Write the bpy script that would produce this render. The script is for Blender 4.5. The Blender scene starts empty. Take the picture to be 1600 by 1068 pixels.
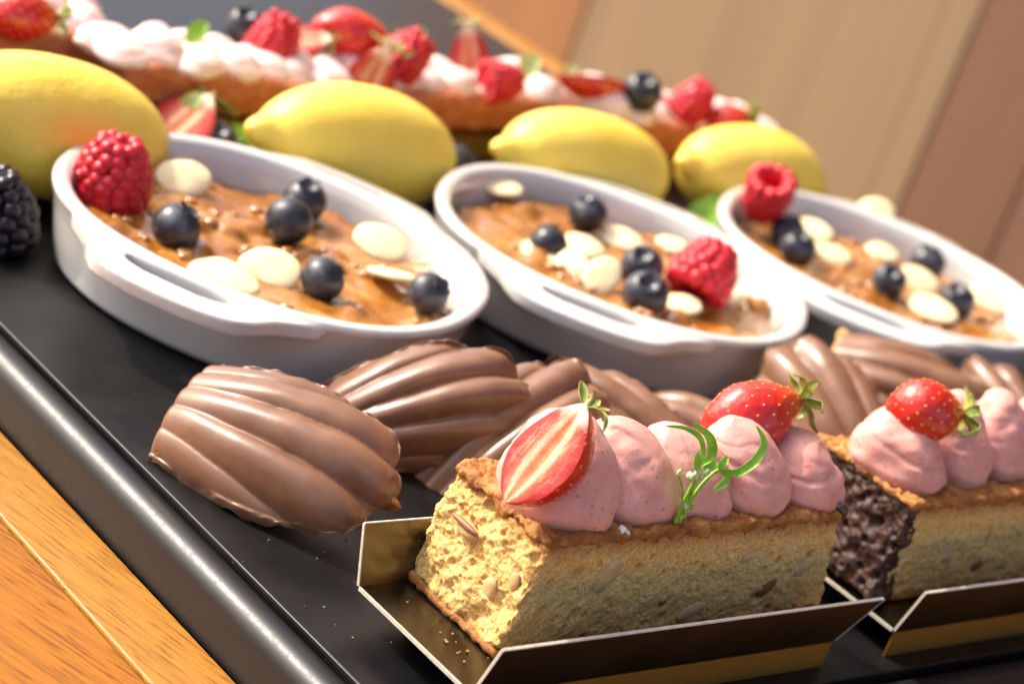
import bpy, math, random
import numpy as np
from mathutils import Vector, Matrix
S = 0.001                      # everything below is written in millimetres
R = math.radians
scene = bpy.context.scene
col = scene.collection
rnd = random.Random(7)

# ------------------------------------------------------------------ camera
cam_d = bpy.data.cameras.new("camera")
cam = bpy.data.objects.new("camera", cam_d); col.objects.link(cam)
r_ = (0.727, -0.607, 0.321); d_ = (-0.008, -0.475, -0.880); f_ = (0.687, 0.637, -0.350)
cx = Vector(r_).normalized(); cz = -Vector(f_); cz = (cz - cx * cz.dot(cx)).normalized(); cy = cz.cross(cx)
cam.matrix_world = Matrix(((cx.x, cy.x, cz.x, -322.9 * S), (cx.y, cy.y, cz.y, -276.7 * S), (cx.z, cy.z, cz.z, 234.3 * S), (0, 0, 0, 1)))
cam_d.sensor_width = 36.0; cam_d.lens = 81.99
cam_d.clip_start = 0.01; cam_d.clip_end = 200
cam_d.dof.use_dof = True; cam_d.dof.focus_distance = 0.515; cam_d.dof.aperture_fstop = 14.5
cam_d.dof.aperture_blades = 0
scene.camera = cam
# ------------------------------------------------------------------ world, sun, exposure
SUN_AZ = (-0.42, 0.907); SUN_EL = 43.0
world = bpy.data.worlds.new("World"); scene.world = world; world.use_nodes = True
wn = world.node_tree; bg = wn.nodes["Background"]
sky = wn.nodes.new("ShaderNodeTexSky"); sky.sky_type = 'NISHITA'; sky.sun_disc = False
sky.sun_elevation = R(SUN_EL); sky.sun_rotation = math.atan2(SUN_AZ[0], SUN_AZ[1])
sky.dust_density = 6.0; sky.air_density = 0.75; sky.ozone_density = 0.0
wn.links.new(sky.outputs[0], bg.inputs[0]); bg.inputs[1].default_value = 0.15
sl = bpy.data.lights.new("sun", 'SUN'); sl.energy = 2.25; sl.angle = R(0.8); sl.color = (1.0, 0.93, 0.82)
so = bpy.data.objects.new("sun", sl); col.objects.link(so)
ce = math.cos(R(SUN_EL)); sdir = Vector((SUN_AZ[0] * ce, SUN_AZ[1] * ce, math.sin(R(SUN_EL))))
so.rotation_euler = sdir.to_track_quat('Z', 'Y').to_euler(); so.location = sdir * 3
scene.view_settings.view_transform = 'Standard'; scene.view_settings.look = 'None'
scene.view_settings.exposure = 1.1; scene.view_settings.gamma = 1.0
scene.render.engine = 'CYCLES'
scene.cycles.use_denoising = True
scene.cycles.max_bounces = 10; scene.cycles.diffuse_bounces = 5; scene.cycles.glossy_bounces = 4
scene.cycles.sample_clamp_indirect = 6.0

# ------------------------------------------------------------------ numpy noise
def _h(ix, iy, iz, s):
    h = (ix.astype(np.int64) * 374761393 + iy.astype(np.int64) * 668265263 + iz.astype(np.int64) * 2147483647 + s * 974711) & 0x7fffffff
    h = (h ^ (h >> 13)) * 1274126177 & 0x7fffffff
    return (h ^ (h >> 16)) & 0xffff
def vnoise(p, s=0):
    i = np.floor(p); f = p - i; f = f * f * f * (f * (f * 6 - 15) + 10); i = i.astype(np.int64); out = 0
    for a in (0, 1):
        for b in (0, 1):
            for c in (0, 1):
                w = (f[:, 0] if a else 1 - f[:, 0]) * (f[:, 1] if b else 1 - f[:, 1]) * (f[:, 2] if c else 1 - f[:, 2])
                out = out + w * (_h(i[:, 0] + a, i[:, 1] + b, i[:, 2] + c, s) / 32767.5 - 1)
    return out
def fbm(p, scale, octaves=3, s=0, gain=0.5):
    p = np.asarray(p, float) * scale; out = 0; a = 1.0
    for k in range(octaves):
        out = out + a * vnoise(p * (2.03 ** k) + 17.3 * k, s + k); a *= gain
    return out
def worley(p, scale, s=0):
    p = np.asarray(p, float) * scale; i = np.floor(p).astype(np.int64); d = np.full(len(p), 9.0)
    for a in (-1, 0, 1):
        for b in (-1, 0, 1):
            for c in (-1, 0, 1):
                q = i + np.array([a, b, c])
                o = np.stack([_h(q[:, 0], q[:, 1], q[:, 2], s + t) / 65535.0 for t in (1, 2, 3)], 1)
                d = np.minimum(d, ((q + o - p) ** 2).sum(1))
    return np.sqrt(d)
def smooth(a, b, x):
    t = np.clip((x - a) / (b - a), 0, 1); return t * t * (3 - 2 * t)

# ------------------------------------------------------------------ mesh helpers
def link(o, parent=None):
    col.objects.link(o)
    if parent is not None: o.parent = parent
    return o
def meshdata(name, v, f, mats, smooth_=True, attrs=None, fmat=None):
    me = bpy.data.meshes.new(name)
    me.from_pydata((np.asarray(v, float) * S).tolist(), [], f)
    for m in (mats if isinstance(mats, (list, tuple)) else [mats]): me.materials.append(m)
    if smooth_: me.polygons.foreach_set("use_smooth", [True] * len(me.polygons))
    if fmat is not None: me.polygons.foreach_set("material_index", fmat)
    for k, a in (attrs or {}).items():
        at = me.attributes.new(k, 'FLOAT', 'POINT'); at.data.foreach_set("value", np.asarray(a, np.float32))
    me.update(); return me
def obj(name, v, f, mats, parent=None, **k):
    return link(bpy.data.objects.new(name, meshdata(name, v, f, mats, **k)), parent)
def shared(name, me, parent=None): return link(bpy.data.objects.new(name, me), parent)
def root(name, loc=(0, 0, 0), label=None, cat=None, group=None, basis=None):
    o = bpy.data.objects.new(name, None); link(o); o.empty_display_size = 0.005
    m = basis.to_4x4() if basis is not None else Matrix.Identity(4)
    m.translation = Vector(loc) * S; o.matrix_world = m
    tag(o, label, cat, group); return o
def tag(o, label=None, cat=None, group=None, kind=None):
    if label: o["label"] = label
    if cat: o["category"] = cat
    if group: o["group"] = group
    if kind: o["kind"] = kind
    return o
def copy_tree(o, parent=None):
    c = o.copy(); col.objects.link(c)
    if parent is not None: c.parent = parent
    for ch in list(o.children): copy_tree(ch, c)
    return c
def basis(a, n):                 # x axis along a, z axis along n
    n = Vector(n).normalized(); a = Vector(a); a = (a - n * a.dot(n)).normalized(); b = n.cross(a)
    return Matrix((a, b, n)).transposed()
def place(o, loc, bas=None, scale=1.0):
    m = (bas if bas is not None else Matrix.Identity(3)).to_4x4() @ Matrix.Diagonal((scale, scale, scale, 1))
    m.translation = Vector(loc) * S; o.matrix_world = m; return o
def grid(nu, nv, cu=False, cv=False, off=0):
    i = np.arange(nu * nv).reshape(nu, nv) + off
    if cu: i = np.concatenate([i, i[:1]], 0)
    if cv: i = np.concatenate([i, i[:, :1]], 1)
    return np.stack([i[:-1, :-1], i[1:, :-1], i[1:, 1:], i[:-1, 1:]], -1).reshape(-1, 4).tolist()
class Acc:                        # joins shapes into one mesh
    def __init__(s): s.v = np.zeros((0, 3)); s.f = []
    def add(s, v, f):
        o = len(s.v); s.v = np.vstack([s.v, np.asarray(v, float)]); s.f += [[i + o for i in q] for q in f]; return s
    def make(s, name, mat, parent=None, **k): return obj(name, s.v, s.f, mat, parent, **k)
def lathe(prof, n=48, axis='z'):
    prof = np.asarray(prof, float); t = np.linspace(0, 2 * np.pi, n, endpoint=False)
    v = np.stack([prof[:, None, 0] * np.cos(t), prof[:, None, 0] * np.sin(t), np.repeat(prof[:, 1:2], n, 1)], -1).reshape(-1, 3)
    f = [[q[0], q[3], q[2], q[1]] for q in grid(len(prof), n, cv=True)]
    if axis == 'x': v = v[:, [2, 0, 1]]
    return v, f
def ball(c=(0, 0, 0), r=(1, 1, 1), nu=8, nv=10):
    a = np.linspace(0, np.pi, nu)
    v, f = lathe(np.c_[np.sin(a), -np.cos(a)], nv)
    return v * np.array(r) + np.array(c), f
def tube(path, rad, n=8):
    P = [Vector(p) for p in path]; v = []; up = Vector((0.13, 0.31, 0.94))
    for i, p in enumerate(P):
        t = (P[min(i + 1, len(P) - 1)] - P[max(i - 1, 0)]).normalized()
        a = t.cross(up).normalized(); b = t.cross(a); r = rad[i] if hasattr(rad, '__len__') else rad
        for k in range(n):
            q = 2 * math.pi * k / n; v.append(p + a * (r * math.cos(q)) + b * (r * math.sin(q)))
    f = grid(len(P), n, cv=True); f.append(list(range(n))[::-1]); f.append([len(v) - n + k for k in range(n)])
    return np.array([list(q) for q in v]), f
def spline(pts, n=20):
    P = np.array([pts[0]] + list(pts) + [pts[-1]], float); out = []
    m = len(pts) - 1
    for k in range(n + 1):
        u = k / n * m; i = min(int(u), m - 1); t = u - i; a, b, c, d = P[i:i + 4]
        out.append(0.5 * (2 * b + (c - a) * t + (2 * a - 5 * b + 4 * c - d) * t * t + (3 * b - 3 * c + d - a) * t ** 3))
    return np.array(out)
def leaf(path, width, normal, fold=0.25, th=0.25, nw=5, n=16):
    """curved blade with a folded midrib and real thickness"""
    P = spline(path, n); N = Vector(normal); v = []
    for side in (0, 1):
        for i, p in enumerate(P):
            t = i / n; T = Vector(P[min(i + 1, n)] - P[max(i - 1, 0)]).normalized()
            B = T.cross(N).normalized(); U = B.cross(T)
            w = width * (math.sin(math.pi * min(1, t * 0.94 + 0.06)) ** 0.75)
            for k in range(nw):
                s = k / (nw - 1) * 2 - 1
                q = Vector(p) + B * (w * s) + U * (abs(s) * w * fold - side * th)
                v.append(list(q))
    m = (n + 1) * nw; f = grid(n + 1, nw) + [[q[0], q[3], q[2], q[1]] for q in grid(n + 1, nw, off=m)]
    for i in range(n):
        f.append([i * nw, (i + 1) * nw, m + (i + 1) * nw, m + i * nw]); f.append([i * nw + nw - 1, m + i * nw + nw - 1, m + (i + 1) * nw + nw - 1, (i + 1) * nw + nw - 1])
    return np.array(v), f
def box(x0, x1, y0, y1, z0, z1, bev=0.0):
    c = np.array([[x, y, z] for z in (z0, z1) for y in (y0, y1) for x in (x0, x1)], float)
    f = [[0, 2, 3, 1], [4, 5, 7, 6], [0, 1, 5, 4], [2, 6, 7, 3], [0, 4, 6, 2], [1, 3, 7, 5]]
    if bev <= 0: return c, f
    import bmesh
    bm = bmesh.new(); vs = [bm.verts.new(p) for p in c]
    for q in f: bm.faces.new([vs[i] for i in q])
    bmesh.ops.bevel(bm, geom=list(bm.edges), offset=bev, segments=3, profile=0.6, affect='EDGES')
    bm.verts.index_update(); v = np.array([list(p.co) for p in bm.verts]); f = [[p.index for p in q.verts] for q in bm.faces]; bm.free()
    return v, f
def extrude(poly, axis, a, b):
    """poly: outline in the two other axes, swept along axis from a to b"""
    n = len(poly); v = []
    for t in (a, b):
        for p in poly: v.append({'x': (t, p[0], p[1]), 'y': (p[0], t, p[1]), 'z': (p[0], p[1], t)}[axis])
    f = [[i, (i + 1) % n, n + (i + 1) % n, n + i] for i in range(n)] + [list(range(2 * n, 3 * n))[::-1], list(range(3 * n, 4 * n))]
    return np.array(v + v, float), f
def round_box(x0, x1, y0, y1, z0, z1, r, step):
    lo = np.array([x0, y0, z0], float); hi = np.array([x1, y1, z1], float); V = []; F = []; o = 0
    for ax in range(3):
        b, c = (ax + 1) % 3, (ax + 2) % 3
        nb = max(3, int((hi[b] - lo[b]) / step)); nc = max(3, int((hi[c] - lo[c]) / step))
        gb, gc = np.meshgrid(np.linspace(lo[b], hi[b], nb), np.linspace(lo[c], hi[c], nc), indexing='ij')
        for s in (0, 1):
            P = np.zeros((nb * nc, 3)); P[:, ax] = (lo, hi)[s][ax]; P[:, b] = gb.ravel(); P[:, c] = gc.ravel()
            g = grid(nb, nc, off=o); F += g if s else [[q[0], q[3], q[2], q[1]] for q in g]
            V.append(P); o += nb * nc
    V = np.vstack(V); q = np.clip(V, lo + r, hi - r); n = V - q; n /= np.linalg.norm(n, axis=1, keepdims=True)
    V = q + n * r
    _, idx, inv = np.unique(np.round(V, 3), axis=0, return_index=True, return_inverse=True); inv = inv.ravel()
    F = [[int(inv[i]) for i in f] for f in F]
    F = [f for f in F if len(set(f)) == 4]
    return V[idx], n[idx], F

# ------------------------------------------------------------------ material helpers
class MT:
    def __init__(s, name):
        s.m = bpy.data.materials.new(name); s.m.use_nodes = True; s.nt = s.m.node_tree; s.b = s.nt.nodes["Principled BSDF"]; s._co = None
    def N(s, t, **k):
        n = s.nt.nodes.new(t)
        for a, b in k.items(): setattr(n, a, b)
        return n
    def L(s, a, b): s.nt.links.new(a, b)
    def put(s, sock, v):
        if isinstance(v, bpy.types.NodeSocket): s.L(v, sock)
        elif isinstance(v, (tuple, list)) and len(v) == 3 and sock.type == 'RGBA': sock.default_value = (*v, 1)
        else: sock.default_value = v
    def co(s, scale=(1, 1, 1), rot=(0, 0, 0)):    # object coordinates in millimetres
        t = s.N("ShaderNodeTexCoord"); mp = s.N("ShaderNodeMapping"); mp.inputs[3].default_value = [1000 * q for q in scale]; mp.inputs[2].default_value = rot
        s.L(t.outputs["Object"], mp.inputs[0]); return mp.outputs[0]
    def noise(s, scale, detail=3, rough=0.5, co=None, dist=0.0):
        n = s.N("ShaderNodeTexNoise"); s.L(co or s.dco(), n.inputs["Vector"]); n.inputs["Scale"].default_value = scale; n.inputs["Detail"].default_value = detail
        n.inputs["Roughness"].default_value = rough; n.inputs["Distortion"].default_value = dist; return n.outputs[0]
    def vor(s, scale, co=None, feature='F1', out=0):
        n = s.N("ShaderNodeTexVoronoi", feature=feature); s.L(co or s.dco(), n.inputs["Vector"]); n.inputs["Scale"].default_value = scale; return n.outputs[out]
    def dco(s):
        if s._co is None: s._co = s.co()
        return s._co
    def ramp(s, fac, stops):
        n = s.N("ShaderNodeValToRGB"); e = n.color_ramp.elements
        while len(e) < len(stops): e.new(0.5)
        for q, (p, c) in zip(e, stops):
            q.position = p; q.color = (*c, 1) if hasattr(c, '__len__') else (c, c, c, 1)
        s.put(n.inputs[0], fac); return n.outputs[0]
    def mix(s, fac, a, b, mode='MIX'):
        n = s.N("ShaderNodeMix", data_type='RGBA', blend_type=mode); s.put(n.inputs[0], fac); s.put(n.inputs[6], a); s.put(n.inputs[7], b); return n.outputs[2]
    def math(s, op, a, b=0.0, c=0.0):
        n = s.N("ShaderNodeMath", operation=op); s.put(n.inputs[0], a); s.put(n.inputs[1], b); s.put(n.inputs[2], c); return n.outputs[0]
    def attr(s, name):
        n = s.N("ShaderNodeAttribute", attribute_name=name); return n.outputs["Fac"]
    def sep(s, i, co=None):
        n = s.N("ShaderNodeSeparateXYZ"); s.L(co or s.dco(), n.inputs[0]); return n.outputs[i]
    def bump(s, h, dist, strength=1.0, prev=None):      # dist in millimetres
        n = s.N("ShaderNodeBump"); n.inputs["Distance"].default_value = dist * S; n.inputs["Strength"].default_value = strength
        s.put(n.inputs["Height"], h)
        if prev is not None: s.L(prev, n.inputs["Normal"])
        return n.outputs[0]
    def set(s, base=None, rough=None, metal=None, coat=None, coat_r=None, sss=None, sss_r=(1, .4, .2), sss_mm=1.0, spec=None, normal=None, trans=None, ior=None, sheen=None):
        b = s.b.inputs
        if base is not None: s.put(b["Base Color"], base)
        if rough is not None: s.put(b["Roughness"], rough)
        if metal is not None: s.put(b["Metallic"], metal)
        if coat is not None: s.put(b["Coat Weight"], coat)
        if coat_r is not None: s.put(b["Coat Roughness"], coat_r)
        if sss is not None:
            s.put(b["Subsurface Weight"], sss); b["Subsurface Radius"].default_value = sss_r; b["Subsurface Scale"].default_value = sss_mm * S
        if spec is not None: s.put(b["Specular IOR Level"], spec)
        if normal is not None: s.L(normal, b["Normal"])
        if trans is not None: s.put(b["Transmission Weight"], trans)
        if ior is not None: s.put(b["IOR"], ior)
        return s.m

def m_tray():
    t = MT("tray_black"); n = t.noise(0.05, 4, 0.6); d = t.ramp(t.noise(1.6, 2), [(0.735, 0), (0.76, 1)])
    base = t.mix(t.math('MULTIPLY', d, 0.35), t.ramp(n, [(0.3, (.004, .004, .0045)), (0.75, (.009, .0085, .0085))]), (.25, .24, .22))
    return t.set(base, t.math('ADD', t.ramp(n, [(0.3, .30), (.7, .42)]), t.math('MULTIPLY', t.ramp(t.noise(.02, 3), [(.45, 0), (.7, 1)]), .12)), spec=.32, normal=t.bump(t.noise(2.5, 3), .03, .35))
def m_bar():
    t = MT("bar_black"); n = t.noise(0.8, 3, .6)
    return t.set((.008, .008, .009), t.ramp(n, [(.3, .32), (.75, .50)]), spec=.42, normal=t.bump(t.noise(1.8, 4, .6), .05, .35))
def m_wood(name, tint, ang):
    t = MT(name); c = t.co((1, 1, 1), (0, 0, ang)); st = t.N("ShaderNodeMapping"); st.inputs[3].default_value = (1.0, .035, 1.0); t.L(c, st.inputs[0])
    s2 = t.N("ShaderNodeMapping"); s2.inputs[3].default_value = (1.0, .055, 1.0); t.L(c, s2.inputs[0])
    g = t.noise(.30, 5, .6, st.outputs[0], .8); fine = t.noise(1.5, 3, .6, st.outputs[0]); pore = t.math('MULTIPLY', t.ramp(t.noise(1.25, 3, .55, s2.outputs[0], .3), [(.535, 0), (.575, 1)]), t.ramp(t.noise(.12, 3), [(.35, .3), (.6, 1)]))
    b = t.ramp(g, [(.25, tuple(q * .72 for q in tint)), (.5, tint), (.75, tuple(min(1, q * 1.22) for q in tint))])
    b = t.mix(t.math('MULTIPLY', t.ramp(fine, [(.4, 0), (.7, 1)]), .35), b, tuple(q * .62 for q in tint))
    b = t.mix(t.math('MULTIPLY', pore, .8), b, (tint[0] * .46, tint[1] * .33, tint[2] * .25))
    return t.set(b, t.ramp(g, [(.3, .34), (.7, .46)]), spec=.3, normal=t.bump(pore, .12, -.6, t.bump(fine, .08, .35)))
def m_ceramic():
    t = MT("glazed_white_ceramic"); n = t.noise(.06, 2)
    return t.set(t.ramp(n, [(.3, (.60, .59, .555)), (.7, (.64, .63, .595))]), .12, coat=.6, coat_r=.04, sss=.15, sss_mm=.6, normal=t.bump(t.noise(.12, 2), .25, .3))
def m_caramel():
    t = MT("caramel_glaze"); n = t.noise(.06, 4, .55, dist=.8); c = t.noise(.3, 4, .6)
    b = t.ramp(n, [(.28, (.19, .058, .006)), (.46, (.33, .122, .016)), (.60, (.42, .175, .032)), (.74, (.62, .37, .15))])
    b = t.mix(t.math('MULTIPLY', t.ramp(c, [(.60, 0), (.72, 1)]), .45), b, (.70, .45, .22))
    return t.set(b, t.ramp(c, [(.5, .10), (.75, .30)]), spec=.5, coat=.4, coat_r=.02, normal=t.bump(t.noise(.22, 2, .5), 1.0, .5, t.bump(t.math('MULTIPLY', t.noise(.7, 2), t.ramp(t.noise(.07, 2), [(.5, 0), (.62, 1)])), .5, .5)))
def m_choc():
    t = MT("milk_chocolate"); n = t.noise(.12, 4, .6); w = t.noise(.6, 5, .7)
    b = t.ramp(n, [(.3, (.155, .071, .036)), (.7, (.235, .117, .066))])
    sc = t.ramp(t.noise(1.4, 3, .7, dist=2.5), [(.67, 0), (.73, 1)])
    b = t.mix(t.math('MULTIPLY', sc, .35), b, (.36, .22, .15))
    return t.set(b, t.ramp(w, [(.3, .26), (.7, .40)]), spec=.5, coat=.12, coat_r=.3, sss=.12, sss_mm=.8, sss_r=(1, .5, .3), normal=t.bump(t.noise(.25, 3), .25, .3, t.bump(sc, .05, -.4)))
def m_crumb(name, light, dark, brown=None):
    t = MT(name); n = t.noise(.22, 4, .6); f = t.noise(1.5, 5, .75); v = t.vor(1.3)
    b = t.ramp(n, [(.3, dark), (.62, light)])
    b = t.mix(t.ramp(f, [(.40, .75), (.55, 0)]), b, (.50, .30, .09)); b = t.mix(t.ramp(f, [(.58, 0), (.72, .6)]), b, (.90, .82, .52))
    pit = t.ramp(v, [(.12, 0), (.35, 1)])
    zz = t.math('ADD', t.sep(2), t.math('MULTIPLY_ADD', n, 5.0, -2.5))
    b = t.mix(t.ramp(t.math('MULTIPLY', zz, 1 / 30.0), [(.74, 0), (.90, .85)]), b, (.34, .12, .022))
    b = t.mix(t.ramp(t.math('MULTIPLY', zz, 1 / 30.0), [(.02, .6), (.08, 0)]), b, (.42, .17, .04))
    return t.set(b, .75, spec=.25, sss=.3, sss_r=(1, .6, .25), sss_mm=1.0, normal=t.bump(pit, .22, .8, t.bump(f, .45, 1.0)))
def m_crust(name="golden_crust", a=(.33, .115, .018), b_=(.56, .27, .065), c=(.17, .05, .01)):
    t = MT(name); n = t.noise(.16, 5, .65); f = t.noise(1.3, 4, .7)
    b = t.ramp(n, [(.28, c), (.45, a), (.68, b_)]); b = t.mix(t.ramp(f, [(.55, 0), (.75, .6)]), b, (.66, .40, .14))
    return t.set(b, t.ramp(f, [(.4, .38), (.7, .7)]), spec=.4, sss=.15, sss_mm=.8, normal=t.bump(f, .6, .9, t.bump(t.vor(.5), .5, .5)))
def m_darkcake():
    t = MT("chocolate_crumb"); n = t.noise(.3, 5, .65); f = t.noise(1.2, 4, .7)
    b = t.ramp(n, [(.3, (.022, .009, .006)), (.7, (.085, .034, .02))])
    return t.set(b, t.ramp(f, [(.35, .3), (.7, .75)]), normal=t.bump(f, .35, .7, t.bump(t.vor(.5), .3, .4)))
def m_cream(name="strawberry_cream", a=(.67, .295, .245), b_=(.74, .375, .315), speck=1.0):
    t = MT(name); n = t.noise(.12, 4, .55); v1 = t.vor(.42); v2 = t.vor(.95); g = t.noise(.3, 2)
    b = t.ramp(n, [(.3, a), (.7, b_)])
    s1 = t.math('MULTIPLY', t.ramp(v1, [(.13, 1), (.20, 0)]), t.ramp(g, [(.42, 0), (.5, 1)])); s2 = t.math('MULTIPLY', t.ramp(v2, [(.14, 1), (.24, 0)]), t.ramp(g, [(.5, 1), (.58, 0)]))
    b = t.mix(t.math('MULTIPLY', s1, .75 * speck), b, (.55, .10, .08)); b = t.mix(t.math('MULTIPLY', s2, .5 * speck), b, (.38, .12, .09))
    return t.set(b, .48, spec=.4, sss=.3, sss_r=(1, .45, .35), sss_mm=1.2, normal=t.bump(t.noise(.35, 5, .55, dist=1.0), .3, .5, t.bump(s1, .12, -.5)))
def m_simple(name, a, b_, scale=.2, rough=.4, bump=.2, bscale=1.0, **k):
    t = MT(name); n = t.noise(scale, 4, .6)
    return t.set(t.ramp(n, [(.3, a), (.7, b_)]), rough, normal=t.bump(t.noise(bscale, 3), bump, .5), **k)
def m_lemon():
    t = MT("lemon_peel"); n = t.noise(.045, 3); p = t.vor(.42); q = t.noise(.07, 4, .7); ex = t.math('ABSOLUTE', t.sep(0))
    b = t.ramp(n, [(.3, (.88, .62, .07)), (.7, (.92, .71, .13))])
    b = t.mix(t.ramp(ex, [(0, 0), (1, 0)]), b, (.5, .5, .05))
    scar = t.ramp(q, [(.64, 0), (.74, 1)])
    b = t.mix(t.math('MULTIPLY', scar, .45), b, (.46, .27, .06))
    return t.set(b, .46, spec=.45, sss=.35, sss_r=(1, .7, .15), sss_mm=2.5, normal=t.bump(t.ramp(p, [(.05, 0), (.45, 1)]), .28, .5, t.bump(t.noise(.16, 3), 1.0, .4)))
def m_blueberry():
    t = MT("blueberry_skin"); n = t.noise(.16, 4, .6); f = t.noise(.9, 3, .6)
    b = t.ramp(n, [(.34, (.010, .009, .013)), (.54, (.026, .028, .038)), (.74, (.085, .092, .115))])
    return t.set(b, t.ramp(n, [(.35, .26), (.7, .5)]), spec=.5, normal=t.bump(f, .08, .4))
def m_strawskin():
    t = MT("strawberry_skin"); n = t.noise(.12, 3)
    base = t.ramp(n, [(.3, (.50, .010, .008)), (.7, (.66, .025, .012))])
    top = t.ramp(t.sep(0), [(.0, 0), (1., 0)])
    x = t.math('MULTIPLY_ADD', t.sep(0), 1 / 14.0, -.30)
    base = t.mix(t.math('MULTIPLY', t.ramp(x, [(.0, 0), (.75, 1)]), .55), base, (.80, .20, .03))
    return t.set(base, .25, spec=.5, coat=.4, coat_r=.1, sss=.35, sss_r=(1, .12, .06), sss_mm=1.5, normal=t.bump(t.vor(.42), .5, .5))
def m_strawcut():
    t = MT("strawberry_flesh"); rad = t.attr("rad"); tt = t.attr("along"); c = t.co((.16, 1.15, 1)); st = t.noise(1.0, 4, .7, c); f = t.noise(1.6, 4, .75)
    b = t.ramp(t.math('ADD', rad, t.math('MULTIPLY_ADD', f, .18, -.09)), [(.0, (.62, .12, .03)), (.13, (.66, .17, .06)), (.22, (.76, .44, .28)), (.34, (.70, .32, .18)), (.44, (.60, .08, .03)), (.68, (.52, .035, .015)), (.80, (.44, .006, .006))])
    b = t.mix(t.math('MULTIPLY', t.ramp(st, [(.5, 0), (.62, 1)]), t.ramp(rad, [(.1, .1), (.3, .5), (.70, .28), (.84, 0)])), b, (.82, .52, .36))
    b = t.mix(t.ramp(t.math('ADD', tt, t.math('MULTIPLY', f, .12)), [(.86, 0), (1.0, .9)]), b, (.88, .80, .62))
    return t.set(b, .42, spec=.35, sss=.3, sss_r=(1, .25, .12), sss_mm=1.0, normal=t.bump(f, .35, .7, t.bump(st, .3, .5)))
def m_drupe(name, a, b_, rough=.22):
    t = MT(name); n = t.noise(.35, 2)
    return t.set(t.ramp(n, [(.3, a), (.7, b_)]), rough, spec=.45, coat=.0, sss=.3, sss_r=(1, .12, .12), sss_mm=1.2, normal=t.bump(t.noise(2.0, 2), .08, .4))
def m_leaf(name, a, b_):
    t = MT(name); n = t.noise(.3, 3)
    return t.set(t.ramp(n, [(.3, a), (.7, b_)]), .42, spec=.45, sss=.3, sss_r=(.5, 1, .15), sss_mm=.6, normal=t.bump(t.noise(1.2, 3), .12, .5))
def m_card(name, a, rough, metal):
    t = MT(name); n = t.noise(.05, 3); f = t.noise(.8, 4, .7)
    return t.set(t.mix(t.ramp(f, [(.45, 0), (.8, .35)]), a, tuple(q * .55 for q in a)), t.ramp(n, [(.3, rough), (.7, rough + .12)]), metal, normal=t.bump(t.noise(.5, 3), .05, .3))
def m_panel(name, c):
    t = MT(name); co = t.co((1, 1, .03)); n = t.noise(.02, 4, .6, co)
    return t.set(t.ramp(n, [(.3, tuple(q * .86 for q in c)), (.7, tuple(min(1, q * 1.1) for q in c))]), .5, normal=t.bump(n, 1, .3))

TRAY, BAR, CERAMIC, CARAMEL, CHOC = m_tray(), m_bar(), m_ceramic(), m_caramel(), m_choc()
CRUMB = m_crumb("yellow_cake_crumb", (.94, .66, .26), (.90, .52, .15)); CRUST = m_crust(); DARKCAKE = m_darkcake()
SPONGE = m_crust("sponge_brown", (.34, .13, .03), (.55, .28, .08), (.2, .07, .015)); SPONGE_PALE = m_crust("sponge_pale", (.72, .40, .10), (.80, .58, .24), (.5, .24, .05))
CREAM = m_cream(); CREAM_W = m_cream("pale_cream", (.80, .56, .50), (.86, .72, .67), 1.0)
LEMON, BLUE = m_lemon(), m_blueberry(); BLUE_CROWN = m_simple("blueberry_crown_skin", (.012, .012, .018), (.05, .055, .08), .6, .55)
SKIN, CUT = m_strawskin(), m_strawcut(); SEED = m_simple("seed_gold", (.55, .34, .05), (.72, .50, .10), .5, .4)
RASP = m_drupe("raspberry_red", (.46, .005, .018), (.62, .016, .032), .3); RASP_IN = m_drupe("raspberry_hollow", (.62, .004, .012), (.72, .01, .02), .35); BLACKB = m_drupe("blackberry_black", (.006, .004, .008), (.018, .012, .02), .2)
BUTTON = m_simple("white_chocolate", (.86, .70, .38), (.88, .76, .48), .1, .4, .1, .6, sss=.35, sss_r=(1, .8, .4), sss_mm=1.5)
GREEN = m_leaf("herb_green", (.16, .36, .02), (.32, .54, .06)); CALYX = m_leaf("calyx_green", (.17, .25, .035), (.38, .42, .10)); BUD = m_leaf("bud_green", (.34, .48, .12), (.60, .68, .36)); DRY = m_leaf("dry_calyx", (.30, .17, .05), (.48, .36, .14))
CARD_IN = m_card("gold_card_inside", (.115, .10, .075), .2, 1.0); CARD_OUT = m_card("dark_card_outside", (.075, .058, .04), .32, 1.0); GOLD = m_card("gold_foil", (.24, .135, .02), .45, .6); CUTEDGE = m_simple("white_card_edge", (.46, .41, .33), (.58, .53, .44), .8, .6)
NUT = m_simple("nut_flesh", (.50, .30, .12), (.66, .45, .22), .4, .5, .2, .8, sss=.3, sss_mm=1.0); NUTSKIN = m_simple("nut_skin", (.20, .07, .025), (.30, .12, .05), .4, .5)
REDCAKE = m_crust("terracotta_cake", (.50, .14, .05), (.60, .21, .08), (.44, .11, .035)); GLOSSCHOC = m_simple("dark_chocolate_glaze", (.03, .012, .008), (.07, .03, .02), .5, .12, .4, .5, coat=.8)
SUGAR = m_simple("sugar_white", (.80, .78, .74), (.86, .84, .8), .8, .5, .3, 2.0, sss=.3, sss_mm=.6)
SYRUP = m_simple("syrup", (.34, .12, .012), (.44, .17, .02), .3, .17, .02, .5, spec=.7, coat=1.0, coat_r=.13)  # glossy caramel tone for the beads added to catch sun glints
WOOD_A = m_wood("oak_trim", (.39, .170, .022), R(-14)); WOOD_B = m_wood("oak_board", (.36, .130, .012), R(-20)); WALL_TAN = m_panel("tan_panel", (.235, .155, .078)); WALL_ORANGE = m_panel("orange_brown_panel", (.26, .11, .036)); WALL_DARK = m_panel("dark_brown_panel", (.15, .068, .033)); WALL_PINK = m_panel("rosy_brown_panel", (.155, .073, .042))
FLOOR = m_panel("warm_floor", (.46, .34, .23))

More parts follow.
